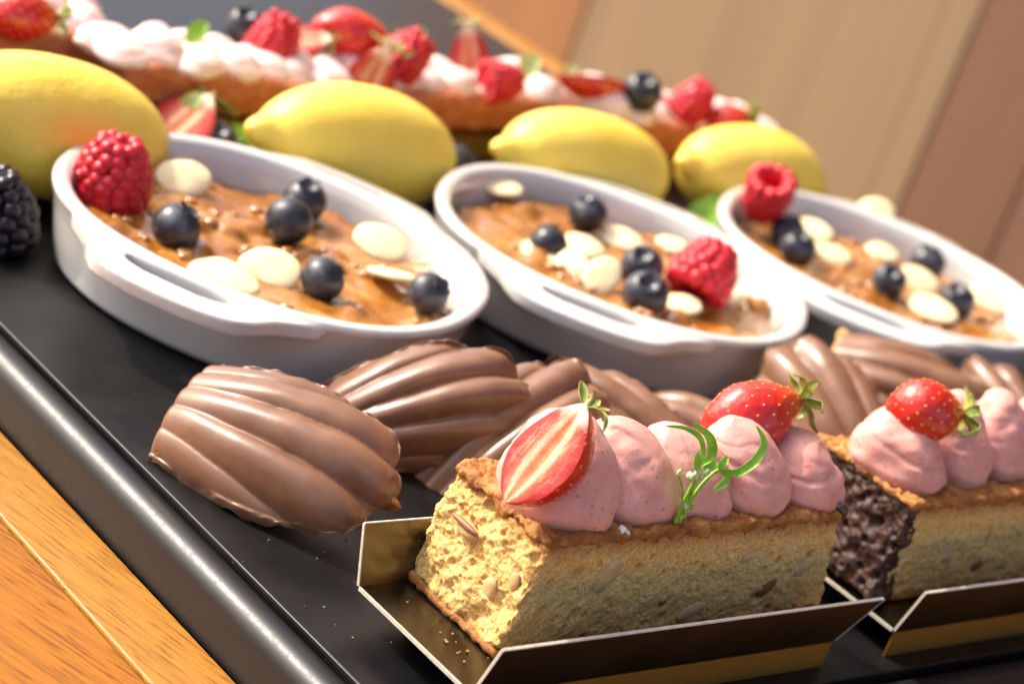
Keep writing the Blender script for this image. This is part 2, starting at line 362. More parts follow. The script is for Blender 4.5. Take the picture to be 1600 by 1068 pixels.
# ------------------------------------------------------------------ the setting
tag(obj("ground", *box(-6000, 6000, -6000, 6000, -780, -760), FLOOR, smooth_=False), kind="structure")
wall = root("wall", (900, 480, 0), "tan and brown panelled wall standing behind the buffet", "wall")
for x0, y0, y1, mt in ((0, 904, 1130, WALL_ORANGE), (1, 604.3, 903.6, WALL_TAN), (0, 578, 604, WALL_TAN), (1.2, 500, 577.9, WALL_DARK), (2.0, -900, 499.7, WALL_PINK)):
    obj("panel", *box(x0, x0 + 40, y0 - 480, y1 - 480, -758, 1500, 2.0), mt, wall, smooth_=False)
# black counter the tray stands on, with its rounded bars, and the oak around it
counter = root("buffet_counter", (0, 0, -24), "black buffet counter under the tray with rounded black bars and oak edging", "counter")
def part(nm, v, f, m, **k):
    v = np.asarray(v, float) - np.array([0, 0, -24]); return obj(nm, v, f, m, counter, **k)
def barprof(sgn):      # rounded shoulder: outer edge at 0, inner at 7.5
    out = [(7.4, -24.5), (7.4, -24.4), (7.4, -9.7), (7.3, -9.6)]
    for k in range(17):
        a = math.pi / 2 + k / 16 * math.pi / 2; out.append((5.2 + 5.2 * math.cos(a), -14.8 + 5.2 * math.sin(a)))
    out += [(0.0, -18), (0.0, -24.4), (0.0, -24.5)]; return out
pf = barprof(1)
part("side_bar", *extrude([(-22.3 + x, z) for x, z in pf][::-1], 'y', -15.5, 700), BAR)
part("front_bar", *extrude([(-15.5 + x, z) for x, z in pf], 'x', -14.6, 396), BAR)
part("counter_top", *box(-14.7, 396, -7.9, 700, -27, -15.5, .5), BAR, smooth_=False)
part("oak_trim", *box(-42.8, -22.9, -160, 700, -46, -24, .9), WOOD_A)
part("oak_board", *box(-260, -43.2, -160, 700, -46, -24.6, .9), WOOD_B)
part("oak_trim", *box(397, 412, -20, 700, -46, -14.5, .9), WOOD_A)
part("oak_trim", *box(-22.5, 396, -60, -16, -46, -24.4, .9), WOOD_A)
part("cabinet", *box(-230, 408, -140, 690, -758, -46.4, 2), WOOD_B, smooth_=False)
tray = obj("serving_tray", *box(-13.9, 396, -5.8, 372, -14.6, -8, .45), TRAY, smooth_=False)
tag(tray, "black serving tray on the counter, carrying all the desserts", "tray")

# ------------------------------------------------------------------ gold cake boards
def cake_board(x0, x1, label):
    b = root("cake_board", (x0, 0, 0), label, "cake board", "folded gold cake boards under the loaf cakes"); L = x1 - x0
    W = 40.6; t = .5; fl = [(3.6, 13.2), (4.6, 13.0)]
    obj("base", *box(0, L, 0, W, -t, 0), CARD_IN, b, smooth_=False)
    for s in (0, 1):
        y = W if s else 0; d = 1 if s else -1; o, h = fl[s]
        # folded flap: bright inside sheet, dark outside sheet, white cut edge on top and at both ends
        a0, a1 = np.array([0, y, 0.0]), np.array([0, y + d * o, h]); e0, e1 = np.array([L, y, 0]), np.array([L + (7 if s == 0 else 2), y + d * o, h])
        out = np.array([0, d * t, -.15])
        obj("flap", np.array([a0, e0, e1, a1, a0 + out, e0 + out, e1 + out, a1 + out]), [[0, 1, 2, 3], [7, 6, 5, 4]] + [[0, 4, 5, 1]], [CARD_IN, CARD_OUT], b, smooth_=False, fmat=[0, 1, 1])
        w = .28; n1 = np.array([0, 0, w]); E = Acc()
        def strip(p, q, e):
            p, q = np.array(p), np.array(q); dd = out * 1.25 ; pp = [p - out * .12, q - out * .12, q + dd, p + dd]
            E.add(np.array(pp + [k + e for k in pp]), [[0, 3, 2, 1], [4, 5, 6, 7], [0, 1, 5, 4], [2, 3, 7, 6], [1, 2, 6, 5], [3, 0, 4, 7]])
        strip(a1, e1, n1); strip(a0, a1, np.array([-w, 0, 0])); strip(e0, e1, np.array([w, 0, 0])); E.make("flap_edge", CUTEDGE, b, smooth_=False)
    obj("end_edge", *box(-.4, 0, .3, W - .3, -.75, .12), CUTEDGE, b, smooth_=False); obj("end_edge", *box(L, L + .4, .3, W - .3, -.75, .12), CUTEDGE, b, smooth_=False)
    obj("foot", *box(.5, L - .3, -.25, .25, -7.9, -.85), GOLD, b, smooth_=False); obj("foot", *box(14, L - 3, W - 4, W - 3.5, -7.9, -.85), GOLD, b, smooth_=False)
    return b
cake_board(0, 118, "folded dark gold board with white cut edges under the nearest yellow loaf cake")
cake_board(141.6, 262, "folded dark gold board under the loaf cake at the right edge")

# ------------------------------------------------------------------ loaf cakes with piped cream
def dollop_mesh(name, seed, mat, r=12.0, h=24.0, lean=(3, 3), curl=1.0, n=(60, 56)):
    nu, nv = n; t = np.linspace(0, 1, nu)
    prof = r * np.where(t < .22, .86 + .14 * np.sin(t / .22 * np.pi / 2), 1) * np.clip(1 - np.clip((t - .16) / .84, 0, 1) ** 1.9, 0, 1) ** .62
    prof[-1] = 0.01
    a = np.linspace(0, 2 * np.pi, nv, endpoint=False); T, A = np.meshgrid(t, a, indexing='ij'); P = np.repeat(prof[:, None], nv, 1)
    rs = np.random.default_rng(seed)
    # broad flats and a turned rope crease left by the piping bag
    ph = rs.uniform(0, 6.28, 4)
    fac = 1 + .06 * np.cos(2 * A + ph[0] + 1.2 * T) + .045 * np.cos(3 * A + ph[1] - 2 * T) + .02 * np.cos(5 * A + ph[2] + 3 * T)
    cre = np.mod(A / (2 * np.pi) + T * .35 + ph[3], 1.0); fac = fac - .10 * np.exp(-((cre - .5) / .05) ** 2) * np.sin(np.pi * T)
    w = .5 + .5 * np.cos(A + ph[2]); fac = fac - .06 * w * np.exp(-(((T - .52 - .10 * np.sin(A + ph[1])) / .035) ** 2))
    x = P * fac * np.cos(A) + lean[0] * T ** 1.6; y = P * fac * np.sin(A) + lean[1] * T ** 1.6; z = h * T
    # the little peak curls over
    k = np.clip((T - .86) / .14, 0, 1) ** 2; x = x + curl * 2.2 * k; z = z - .8 * k * abs(curl)
    v = np.stack([x, y, z], -1).reshape(-1, 3)
    v += np.clip(P.ravel() / 2.0, 0, 1)[:, None] * (fbm(v + seed * 31, .11, 3, seed)[:, None] * .8 - np.exp(-(fbm(v + seed * 17, .09, 2, seed + 9)[:, None] / .05) ** 2) * .3 + fbm(v + seed * 11, .3, 3, seed + 5)[:, None] * .12) * np.c_[np.cos(A).ravel(), np.sin(A).ravel(), np.full(A.size, .35)]
    v[-nv:] = v[-nv:].mean(0); v[-2 * nv:-nv] = .5 * (v[-2 * nv:-nv] + v[-2 * nv:-nv].mean(0))
    return meshdata(name, v, [[q[0], q[3], q[2], q[1]] for q in grid(nu, nv, cv=True)], mat)
def loaf(x0, x1, loc, label, end_mat, step=.42, cx_lean=(4.0, -1.0), seed=1, rz=0.0):
    L = x1 - x0; W = 33.0; H = 27.0
    c = root("loaf_cake", loc, label, "cake", "loaf cakes topped with piped cream", basis=Matrix.Rotation(rz, 3, 'Z'))
    v, n, f = round_box(0, L, 0, W, 0, H, 1.6, step)
    def shear(v):
        v = v.copy(); zt = v[:, 2] / H; v[:, 0] += np.where(v[:, 0] < L / 2, 1, 0) * (1 - v[:, 0] / (L / 2)) * cx_lean[0] * zt + np.where(v[:, 0] > L / 2, (v[:, 0] - L / 2) / (L / 2), 0) * cx_lean[1] * zt; return v
    q = shear(v); off = seed * 57.0
    endm = smooth(2.2, .3, v[:, 0]) + smooth(L - 2.2, L - .3, v[:, 0])
    d = fbm(q + off, .16, 3, seed) * .35 + fbm(q + off, .8, 3, seed + 3) * .22
    pit = smooth(.30, .10, worley(q + off, .27, seed)) * 1.1 + smooth(.27, .08, worley(q + off, .13, seed + 9)) * 1.8 + smooth(.36, .1, worley(q + off, .85, seed + 2)) * .5
    d = d - pit * (1 - .2 * endm)
    d = d + endm * (fbm(q + off, .11, 3, seed + 11) * 1.3 + fbm(q + off, .36, 4, seed + 13, .68) * .42 - smooth(.36, .1, worley(q + off, .45, seed + 19)) * .35)
    obj("crumb", q + n * d[:, None], f, CRUMB, c)
    # baked top and base crusts, a little proud of the crumb and ragged at the rim
    v, n, f = round_box(-.1, L + .3, -.25, W + .35, H - 1.3, H + 1.3, 1.0, .5); q = shear(v)
    d = fbm(q + off, .22, 3, seed + 21) * .55 + fbm(q + off, .9, 3, seed + 23) * .4 - smooth(.3, .08, worley(q + off, .4, seed + 4)) * .5
    low = smooth(H - .4, H - 1.3, v[:, 2]); q2 = q + n * d[:, None]; q2[:, 2] += low * (fbm(q * np.array([1, 1, 0]) + off, .3, 3, seed + 31) * 1.5)
    obj("top_crust", q2, f, CRUST, c)
    v, n, f = round_box(-.6, L + .6, -.25, W + .25, -.9, 1.0, .8, .8); q = shear(v); d = fbm(q + off, .5, 3, seed + 41) * .4
    obj("base_crust", q + n * d[:, None], f, CRUST, c)
    return c
def nut(c, loc, r, mat, rot=0.0, seed=0):
    v, f = ball((0, 0, 0), r, 12, 16); v = v * (1 + .18 * fbm(v + seed * 9.0, .25, 2, seed))[:, None]
    o = obj("nut_piece", v, f, mat, c); o.location = Vector(loc) * S; o.rotation_euler = (0, rot, 0); return o
cake1 = loaf(14.5, 122.5, (14.5, 10, 1), "nearest yellow loaf cake with cut end towards us and five pink cream dollops", CRUMB, .32, (4.0, -7.0), 1)
for loc, r, mt, rot, sd in (((26, .5, 17.0), (3.3, 1.2, 4.2), NUT, .5, 1), ((2.0, 21.5, 17.5), (.9, 3.6, 1.7), NUT, .2, 2), ((1.4, 22.5, 18.6), (.8, 4.4, .8), NUTSKIN, 0, 3), ((60, .4, 5.0), (5.2, 1.2, 2.0), NUT, -.4, 4), ((84, .5, 9.0), (2.6, .9, 3.2), NUTSKIN, .7, 5), ((2.2, 10, 9.5), (.8, 2.0, 3.0), NUT, 0, 6), ((2.0, 15.5, 4.0), (.6, 1.6, .9), NUTSKIN, 0, 7), ((48, .4, 8.5), (2.0, .7, 1.2), NUTSKIN, .3, 8), ((72, .35, 19), (2.8, .8, 1.9), NUT, .3, 9), ((95, .35, 14), (3.6, .9, 2.0), NUT, -.6, 10), ((3.0, 5, 15), (.6, 1.7, 2.4), NUT, 0, 11), ((16, .4, 4), (3.0, .8, 1.8), NUT, .2, 12)):
    nut(cake1, loc, r, mt, rot, sd)
dl = [(16.5, 13.6, 13.4, 22.5, (2.5, 5.0), 1.0, 2), (37.5, 13.4, 13.0, 20.0, (-3.0, 4.5), -.8, 3), (57.0, 13.2, 12.4, 18.5, (-5.0, 4.5), -1.0, 4), (77.0, 13.6, 13.0, 19.5, (-4.0, 4.5), -1.0, 5), (97.5, 13.2, 12.4, 16.0, (-2.0, 3.0), .9, 6)]
for x, y, r, h, ln, cu, sd in dl:
    o = shared("cream_dollop", dollop_mesh("cream_dollop", sd, CREAM, r, h, ln, cu), cake1); o.location = Vector((x, y, 26.4)) * S
g = Acc()
for k in range(7):
    g.add(*ball((102.5 + 2.6 * math.sin(k * 2.1), 2.5 + k * 2.2, 26.4 + 1.6 * math.cos(k * 1.7)), (2.9, 2.3, 2.2), 8, 10))
g.v += fbm(g.v, .4, 3, 8)[:, None] * .7
g.make("chocolate_glaze", GLOSSCHOC, cake1)
cake2 = loaf(147, 258, (147, 11, 1), "loaf cake with dark chocolate end and pink cream, cropped by right edge", CRUMB, .42, (0.0, 0), 5)
v, n, f = round_box(-3.5, 4.0, -.7, 34, -.3, 27.8, 1.6, .42); q = v.copy(); q[:, 0] += np.where(v[:, 0] < 0, .6 * v[:, 2] / 27, -3.0 * v[:, 2] / 27)
d = fbm(q, .16, 4, 71, .6) * 1.2 - smooth(.32, .1, worley(q, .22, 73)) * 1.6 - smooth(.3, .1, worley(q, .6, 74)) * .35
obj("chocolate_end", q + n * d[:, None], f, DARKCAKE, cake2)
v, n, f = round_box(-3.6, 1.0, -.9, 34.3, 27.0, 28.6, .7, .42); q = v.copy(); d = fbm(q, .5, 4, 75) * .8
obj("end_crust", q + n * d[:, None], f, CRUST, cake2)
for x, y, r, h, ln, cu, sd in ((8.0, 15.5, 12.5, 19.0, (-2.5, 3.0), -.6, 12), (31.0, 15.5, 11.2, 22.5, (-3.0, 4.0), 1.0, 13), (50.5, 15.5, 11.0, 22.5, (-3.0, 4.0), .8, 14), (71, 15.5, 11.0, 22.0, (-3.0, 4.0), -.8, 15), (91, 15.5, 11.0, 21.0, (-3.0, 4.0), .8, 16)):
    o = shared("cream_dollop", dollop_mesh("cream_dollop", sd, CREAM, r, h, ln, cu), cake2); o.location = Vector((x, y, 26.4)) * S
for loc, r, mt, rot, sd in (((22, .4, 12), (2.6, .9, 3.0), NUT, .4, 21), ((38, .4, 7), (3.0, .9, 2.0), NUTSKIN, -.4, 22), ((52, .4, 17), (2.4, .9, 2.4), NUT, .4, 23)): nut(cake2, loc, r, mt, rot, sd)
v, f = round_box(0, 3.2, 0, 1.7, 0, 2.6, .4, .4)[0::2]; v = v + fbm(v, .9, 2, 3)[:, None] * .35
cr = obj("sugar_crumb", v, f, SUGAR); place(cr, (38.6, 9.9, 28.7), Matrix.Rotation(.6, 3, 'Y')); tag(cr, "small white sugar crumb on the crust between two pink dollops", "crumb")

# ------------------------------------------------------------------ strawberries
def straw_prof(t, Rm): return Rm * np.clip(np.sin(np.pi * np.clip(t, 0, 1) ** .86), 0, 1) ** .72
def strawberry(Lr, Rm, half, seed, name="strawberry", th=1.0):
    """axis x from tip (-L/2) to stem (+L/2); a half shows its cut face to +z"""
    c = root(name); nu, nv = 48, 40; t = np.linspace(0.0, 1.0, nu); a = np.linspace(np.pi, 2 * np.pi, nv) if half else np.linspace(0, 2 * np.pi, nv, endpoint=False)
    T, A = np.meshgrid(t, a, indexing='ij'); r = straw_prof(T, Rm)
    v = np.stack([(T - .5) * Lr, r * np.cos(A), r * np.sin(A) * th], -1).reshape(-1, 3)
    v = v * (1 + .05 * fbm(v + seed * 13.0, .09, 2, seed))[:, None]
    obj("skin", v, grid(nu, nv, cv=not half), SKIN, c)
    if half:
        s = np.linspace(-1, 1, 33); T2, Q = np.meshgrid(t, s, indexing='ij'); r2 = straw_prof(T2, Rm)
        w = np.stack([(T2 - .5) * Lr, r2 * Q, np.zeros_like(Q)], -1).reshape(-1, 3); w = w * (1 + .05 * fbm(w + seed * 13.0, .09, 2, seed))[:, None]
        core = np.exp(-((np.abs(Q) - .0) / .16) ** 2) * smooth(.1, .3, T2) * smooth(.98, .8, T2)
        w[:, 2] += (fbm(w, .35, 3, seed) * .18 - core.ravel() * .5 + (1 - np.abs(Q) ** 6).ravel() * .35)
        obj("cut_face", w, grid(nu, 33), CUT, c, attrs={"rad": np.abs(Q).ravel(), "along": T2.ravel()})
    sd = Acc(); k = 0; N = 70 if half else 120
    for i in range(N):
        tt = .08 + .84 * (i + .5) / N; ph = i * 2.39996
        if half: ph = np.pi + np.mod(ph, 2 * np.pi) / 2
        rr = straw_prof(np.array(tt), Rm); 
        if rr < 1: continue
        p = np.array([(tt - .5) * Lr, rr * math.cos(ph), rr * math.sin(ph) * th]); p = p * (1 + .05 * fbm(p[None] + seed * 13.0, .09, 2, seed)[0])
        sd.add(*ball(p * .985, (.5, .28, .28), 5, 6))
    o = sd.make("seeds", SEED, c); tag(o, kind="stuff")
    top = Lr * .5; nl = 7
    for i in range(nl):
        ph = (np.pi + (i + .3) / nl * np.pi) if half else i / nl * 2 * np.pi
        cr_ = random.Random(seed * 10 + i); l = Rm * cr_.uniform(.55, .9); d = np.array([0, math.cos(ph), math.sin(ph)])
        P = [np.array([top - .6, 0, 0]) + d * .6, np.array([top + .5, 0, 0]) + d * l * .5, np.array([top + cr_.uniform(-.5, 2.2), 0, 0]) + d * l * .9, np.array([top + cr_.uniform(-2.5, 3.4), 0, 0]) + d * l * 1.2]
        obj("calyx_leaf", *leaf(P, Rm * .17, (1, .1, .05), .3, .2, 3, 8), DRY if i % 2 and half else CALYX, c)
    obj("stem", *tube([(top - 1, 0, -.5), (top + 1.5, .2, -.8), (top + 3.2, .9, -.6)], [.8, .65, .7], 8), DRY, c)
    return c
s1 = strawberry(26.5, 8.0, True, 3, "halved_strawberry", 1.6); place(s1, (15.2, 17.2, 46.4), basis((.45, -.02, .86), (-.86, -.05, .46)))
tag(s1, "halved strawberry showing its cut face on the nearest pink dollop", "strawberry", "strawberries on the near loaf cakes")
s2 = strawberry(28.0, 8.8, False, 5); place(s2, (99.5, 34, 42.6), basis((.882, -.187, .432), (-.47, -.283, .836)))
tag(s2, "bright red strawberry lying behind the dollops of the nearest loaf cake", "strawberry", "strawberries on the near loaf cakes")
s3 = strawberry(21.0, 8.6, False, 8); place(s3, (157.5, 27, 45.8), basis((.62, -.42, .12), (-.12, .25, .9)))
tag(s3, "strawberry with leafy calyx turned our way on the chocolate ended cake", "strawberry", "strawberries on the near loaf cakes")

# ------------------------------------------------------------------ herb sprig lying over the cream
hb = root("herb_sprig", (58.5, 11.0, 27.5), "green flowering herb sprig laid across the pink cream dollops", "herb")
o0 = np.array([58.5, 11.0, 27.5])
def hp(*pts): return [np.array(p) - o0 for p in pts]
for P, r in ((hp((58.4, 11.6, 29), (57.6, 11.4, 33), (57.9, 11.4, 38), (59.5, 11.6, 42)), .45), (hp((58.9, 11.4, 30), (58.6, 11.0, 34), (58.6, 11.0, 38), (58.4, 11.4, 42)), .42), (hp((58.0, 11.8, 31), (57.0, 11.4, 35), (55.4, 11.6, 39), (53.2, 12, 42)), .3), (hp((58.9, 11.4, 33), (60.2, 11, 38.5), (62.8, 11.2, 42), (66.2, 11.6, 43.4)), .45), (hp((57.6, 11.5, 30), (57.4, 11.2, 35), (58.0, 11.2, 41)), .38)):
    obj("stem", *tube(spline(P, 14), r, 8), GREEN, hb)
for P, w, nm in ((hp((58.2, 11.5, 44), (56.8, 10.8, 48), (54, 11.2, 52), (49.5, 12.4, 53.8), (44.5, 14, 53.6)), .65, (-.3, -.8, .4)), (hp((58.6, 11.3, 45), (59.4, 10.4, 48), (57.2, 11.2, 52), (52.6, 13, 54.6)), 1.1, (-.75, -.45, .3)), (hp((57.6, 11.4, 43.5), (55.8, 10.6, 46), (54.8, 11, 48.5)), .9, (-.5, -.7, .4)), (hp((59.2, 11.3, 43.5), (61.2, 10.6, 45.2), (62.2, 11.2, 46)), 1.0, (-.2, -.8, .4)), (hp((66.2, 11.6, 43.2), (71.0, 11.0, 42.2), (76.2, 11.2, 45), (77.6, 12, 49.4), (74.4, 13.5, 53)), 1.05, (-.45, -.72, .6)), (hp((66, 11.5, 43), (68.6, 11.0, 41.2), (67.4, 10.8, 39.4), (65.6, 11, 38.2)), .9, (-.4, -.7, .5)), (hp((65.2, 11.6, 43.2), (65.4, 11.2, 45), (66.6, 11.6, 46.4)), .9, (-.5, -.7, .4)), (hp((58.4, 11.5, 30), (58.6, 11.2, 27.5), (57.6, 10.6, 25)), .6, (-.4, -.8, .3))):
    obj("leaf", *leaf(P, w, nm, .28, .2, 5, 16), GREEN, hb)
for i in range(17):
    q = random.Random(i + 40); p = np.array([58.2 + q.uniform(-2.0, 2.2), 11.1 + q.uniform(-.7, .9), 42.6 + q.uniform(-1.1, 1.5)]) - o0
    obj("flower_bud", *ball(p, (.72, .72, .95), 7, 8), BUD, hb)
for i in range(11):
    q = random.Random(i + 80); p = np.array([58.9 + q.uniform(-1.2, 1.5), 10.9 + q.uniform(-.4, .6), 33.0 + q.uniform(-1.6, 1.9)]) - o0
    obj("flower_bud", *ball(p, (.6, .6, .75), 6, 7), BUD if i % 2 else GREEN, hb)
obj("flower_bud", *ball(np.array([53.0, 12.0, 42.6]) - o0, (.6, .6, 1.0), 7, 8), BUD, hb)

# ------------------------------------------------------------------ chocolate madeleines
def madeleine(bend=0.0, seed=0, Lm=52.0, Wb=13.5, H=12.0, N=5.5, end=36.0, pale=False, reveal=1.0, D=40.0):
    c = root("chocolate_madeleine"); nu, nv = 90, 121
    s = 1 - (1 - np.linspace(0, 1, nu)) ** 1.25; ph = np.sin(np.linspace(-1, 1, nv) * np.pi / 2 * .93) / math.sin(np.pi / 2 * .93); Sg, V = np.meshgrid(s, ph, indexing='ij')
    x = Lm * Sg; xm = end * .70; Wm = Wb * 1.27
    w = np.where(x < xm, Wb + (Wm - Wb) * np.sin(np.clip(x / xm, 0, 1) * np.pi / 2), Wm * np.clip(1 - (np.clip(x - xm, 0, None) / (Lm - xm)) ** 2.5, 0, 1) ** .46)
    y = w * V; dl_ = 2 * math.atan(Wb / D) / (N - .5)
    fa = np.arctan2(y, x + D) / dl_ + .22 * np.sin(x / 17.0 + seed) * .4; lobes = np.abs(np.sin(np.pi * fa + .4 + seed))
    rim = np.clip(np.maximum(np.abs(V) ** 6, smooth(.75, 1, Sg)), 0, 1); x = x + rim * (lobes - .6) * 2.4 * smooth(.4, .9, Sg); y = y + np.sign(V) * rim * (lobes - .6) * 1.3 * smooth(.2, .6, Sg)
    across = np.clip(1 - np.abs(V) ** 2.1, 0, 1) ** .68; rel = Sg
    lng = np.where(rel < .4, 
        .58 + .42 * np.sin(rel / .4 * np.pi / 2), np.clip(1 - ((rel - .4) / .6) ** 2.3, 0, 1) ** .62)
    z = H * across * lng; amp = 2.5 * (.34 + .85 * smooth(0, .6, rel)) * (across ** .35) * np.clip(lng * 2.2, 0, 1)
    z = z + amp * (lobes ** .75 - .66)
    z = np.maximum(z, 0); y = y + bend * (x / Lm) ** 2
    v = np.stack([x, y, z], -1).reshape(-1, 3); v += fbm(v + seed * 7.0, .08, 2, seed)[:, None] * .4 * np.array([.3, .3, 1])
    edge = (np.maximum(smooth(.93, 1.0, np.abs(V)), smooth(.94, 1.0, Sg))).ravel(); v[:, 2] += edge * (.7 + reveal * fbm(v + seed * 3.0, .16, 3, seed + 2) * 2.2)
    f = grid(nu, nv)
    # close the butt end
    base = len(v); b0 = v[:nv].copy(); b0[:, 2] = np.minimum(b0[:, 2] - .4, -.6); b0[:, 0] += .6
    v = np.vstack([v, b0]); f += [[i, i + 1, base + i + 1, base + i] for i in range(nv - 1)]
    obj("chocolate_shell", v, f, CHOC, c)
    ex = 1.045 if pale else 1.0
    ring = np.vstack([v[nv * (nu - 1):nv * nu], v[:nv][::-1]]); cen = ring.mean(0); m = len(ring); rows = []
    for k, (sc, zz) in enumerate(((.94, 3.0), (.985, .6), (1.0, -1.2), (.95, -3.2), (.75, -5.4), (.4, -6.6), (.05, -7.0))):
        q = cen + (ring - cen) * sc * (1.05 if (pale or seed == 1) and k else 1.0); q[:, 2] = zz; q[:, 0] = np.maximum(q[:, 0], .9 if not pale else -2); q = q + fbm(q + seed, .5, 3, seed + 6)[:, None] * (.5 if k else .1); rows.append(q)
    obj("sponge", np.vstack(rows), grid(len(rows), m, cv=True), SPONGE_PALE if pale else SPONGE, c)
    return c
mads = [((10.0, 90.0, 7.0), (.38, -.91, .16), (-.56, -.16, .81), dict(bend=-1, seed=1, D=36.0, Lm=54, Wb=14.5), 1.06, "big chocolate coated madeleine nearest the tray's left rim"),
        ((64.5, 104.0, 8.5), (.691, -.355, .50), (-.62, -.45, .573), dict(bend=-4, seed=2, Lm=54, end=38), .94, "chocolate coated madeleine leaning on the left white dish"),
        ((84, 88, 6.0), (.80, .02, .50), (-.6, -.3, .72), dict(bend=2, seed=3), 1.04, "chocolate madeleine half hidden behind the halved strawberry"),
        ((122, 94.0, 6.0), (-.42, .70, .30), (-.50, -.36, .75), dict(bend=4, seed=4), 1.0, "chocolate madeleine with ridged end up, in front of the middle dish"),
        ((158, 90.0, 2.0), (-.49, .80, .15), (-.42, -.25, .85), dict(bend=4, seed=5), .92, "pale shining chocolate madeleine low between two taller ones"),
        ((206, 86.0, 6.0), (-.10, .75, .50), (-.48, -.45, .70), dict(bend=-2, seed=6, pale=True), 1.12, "chocolate madeleine standing behind the bright red strawberry"),
        ((255, 93.0, 8.5), (.55, -.82, .02), (-.66, -.36, .62), dict(bend=-3, seed=7, pale=True), 1.12, "chocolate madeleine with a yellow sponge rim showing on its cut end"),
        ((303, 91.0, 2.0), (.1, .80, .5), (-.5, -.38, .78), dict(bend=2, seed=8), .92, "rearmost chocolate madeleine at the right edge under the far dish")]
for loc, a, n, kw, sc, lab in mads:
    m = madeleine(**kw); b = basis(a, n); mid = b @ Vector((26 * sc, 0, 4 * sc)); place(m, Vector(loc) - mid, b, sc)
    tag(m, lab, "madeleine", "chocolate coated madeleines in a row on the tray")

# ------------------------------------------------------------------ white eared dishes
def dish_mesh():
    nt = 160; th = np.linspace(0, 2 * np.pi, nt, endpoint=False)
    prof = [(.01, 0), (34, 0), (50.5, 0), (52.8, .5), (54.6, 2.2), (56.4, 9), (58.2, 17), (59.5, 21.2), (60.2, 22.4), (60.0, 23.6), (58.9, 24.3), (57.0, 24.3), (55.2, 23.4), (54.0, 20.5), (52.6, 13), (50.8, 6.4), (48, 4.4), (34, 4), (.01, 4)]
    rows = []; ct, st = np.cos(th), np.sin(th); ex = 2 / 2.25; X = np.sign(ct) * np.abs(ct) ** ex; Y = np.sign(st) * np.abs(st) ** ex
    for r, z in prof:
        k = max(r - 60, -60); ra = (58.8 + k) if r > 1 else .01; rb = (61.2 + k) if r > 1 else .01
        rows.append(np.stack([ra * X, rb * Y, np.full(nt, z)], -1))
    v = np.vstack(rows); f = [[q[0], q[3], q[2], q[1]] for q in grid(len(prof), nt, cv=True)]
    A = Acc().add(v, f)
    half = spline([(54.5, 0), (54.0, 20), (45.5, 40.0), (50.0, 37.0), (54.5, 32.2), (59.5, 27.6), (64.8, 24.2), (69.0, 19.0), (71.3, 10.0), (71.9, 0)], 60)
    loop = np.vstack([half, half[::-1][1:-1] * np.array([1, -1])])
    for s in (-1, 1):        # ear: a tab with a slot, as a ring of quads between two outlines
        n = 96; c0 = np.array([62.0, 0.0]); la = np.arctan2(loop[:, 1] / 3.0, loop[:, 0] - c0[0]); od = np.argsort(la); la, lp = la[od], loop[od]
        a = np.linspace(-np.pi, np.pi, n, endpoint=False); out = np.c_[np.interp(a, la, lp[:, 0], period=2 * np.pi), np.interp(a, la, lp[:, 1], period=2 * np.pi)]
        ca, sa = np.cos(a), np.sin(a); inn = np.c_[c0[0] + 2.7 * np.sign(ca) * np.abs(ca) ** .8 - .010 * (15.5 * sa) ** 2 * .6, 15.5 * np.sign(sa) * np.abs(sa) ** .7]
        V = []
        for P, z in ((out, 22.9), (out, 18.6), (inn, 17.8), (inn, 23.5)):
            V.append(np.c_[P[:, 0] * s, P[:, 1], z - .07 * np.clip(P[:, 0] - 58, 0, 20)])
        i = lambda l, k: l * n + k % n; F = []
        for l in range(4):
            for k in range(n):
                q = [i(l, k), i((l + 1) % 4, k), i((l + 1) % 4, k + 1), i(l, k + 1)]; F.append(q if s < 0 else q[::-1])
        A.add(np.vstack(V), F)
    me = bpy.data.meshes.new("dish_raw"); me.from_pydata(A.v.tolist(), [], A.f)
    import bmesh
    bm = bmesh.new(); bm.from_mesh(me); bmesh.ops.recalc_face_normals(bm, faces=list(bm.faces)); bm.to_mesh(me); bm.free()
    o = link(bpy.data.objects.new("dish_raw", me)); rm = o.modifiers.new("r", 'REMESH'); rm.mode = 'VOXEL'; rm.voxel_size = .6
    sm = o.modifiers.new("s", 'SMOOTH'); sm.iterations = 6; sm.factor = .5
    bpy.context.view_layer.update()
    e = o.evaluated_get(bpy.context.evaluated_depsgraph_get()); out = bpy.data.meshes.new_from_object(e)
    v = np.zeros(len(out.vertices) * 3); out.vertices.foreach_get("co", v); out.vertices.foreach_set("co", v * S)
    out.materials.clear(); out.materials.append(CERAMIC); out.polygons.foreach_set("use_smooth", [True] * len(out.polygons)); out.name = "dish"
    bpy.data.objects.remove(o); out.update(); return out
DM = dish_mesh()
dishes = [((72.6, 188.7), 31.0, "nearest white eared porcelain dish, at the left", 1), ((203.7, 180.7), 38.5, "middle white eared porcelain dish between two others", 2), ((329.5, 175.2), 36.0, "far right white eared porcelain dish, cropped by the edge", 3)]
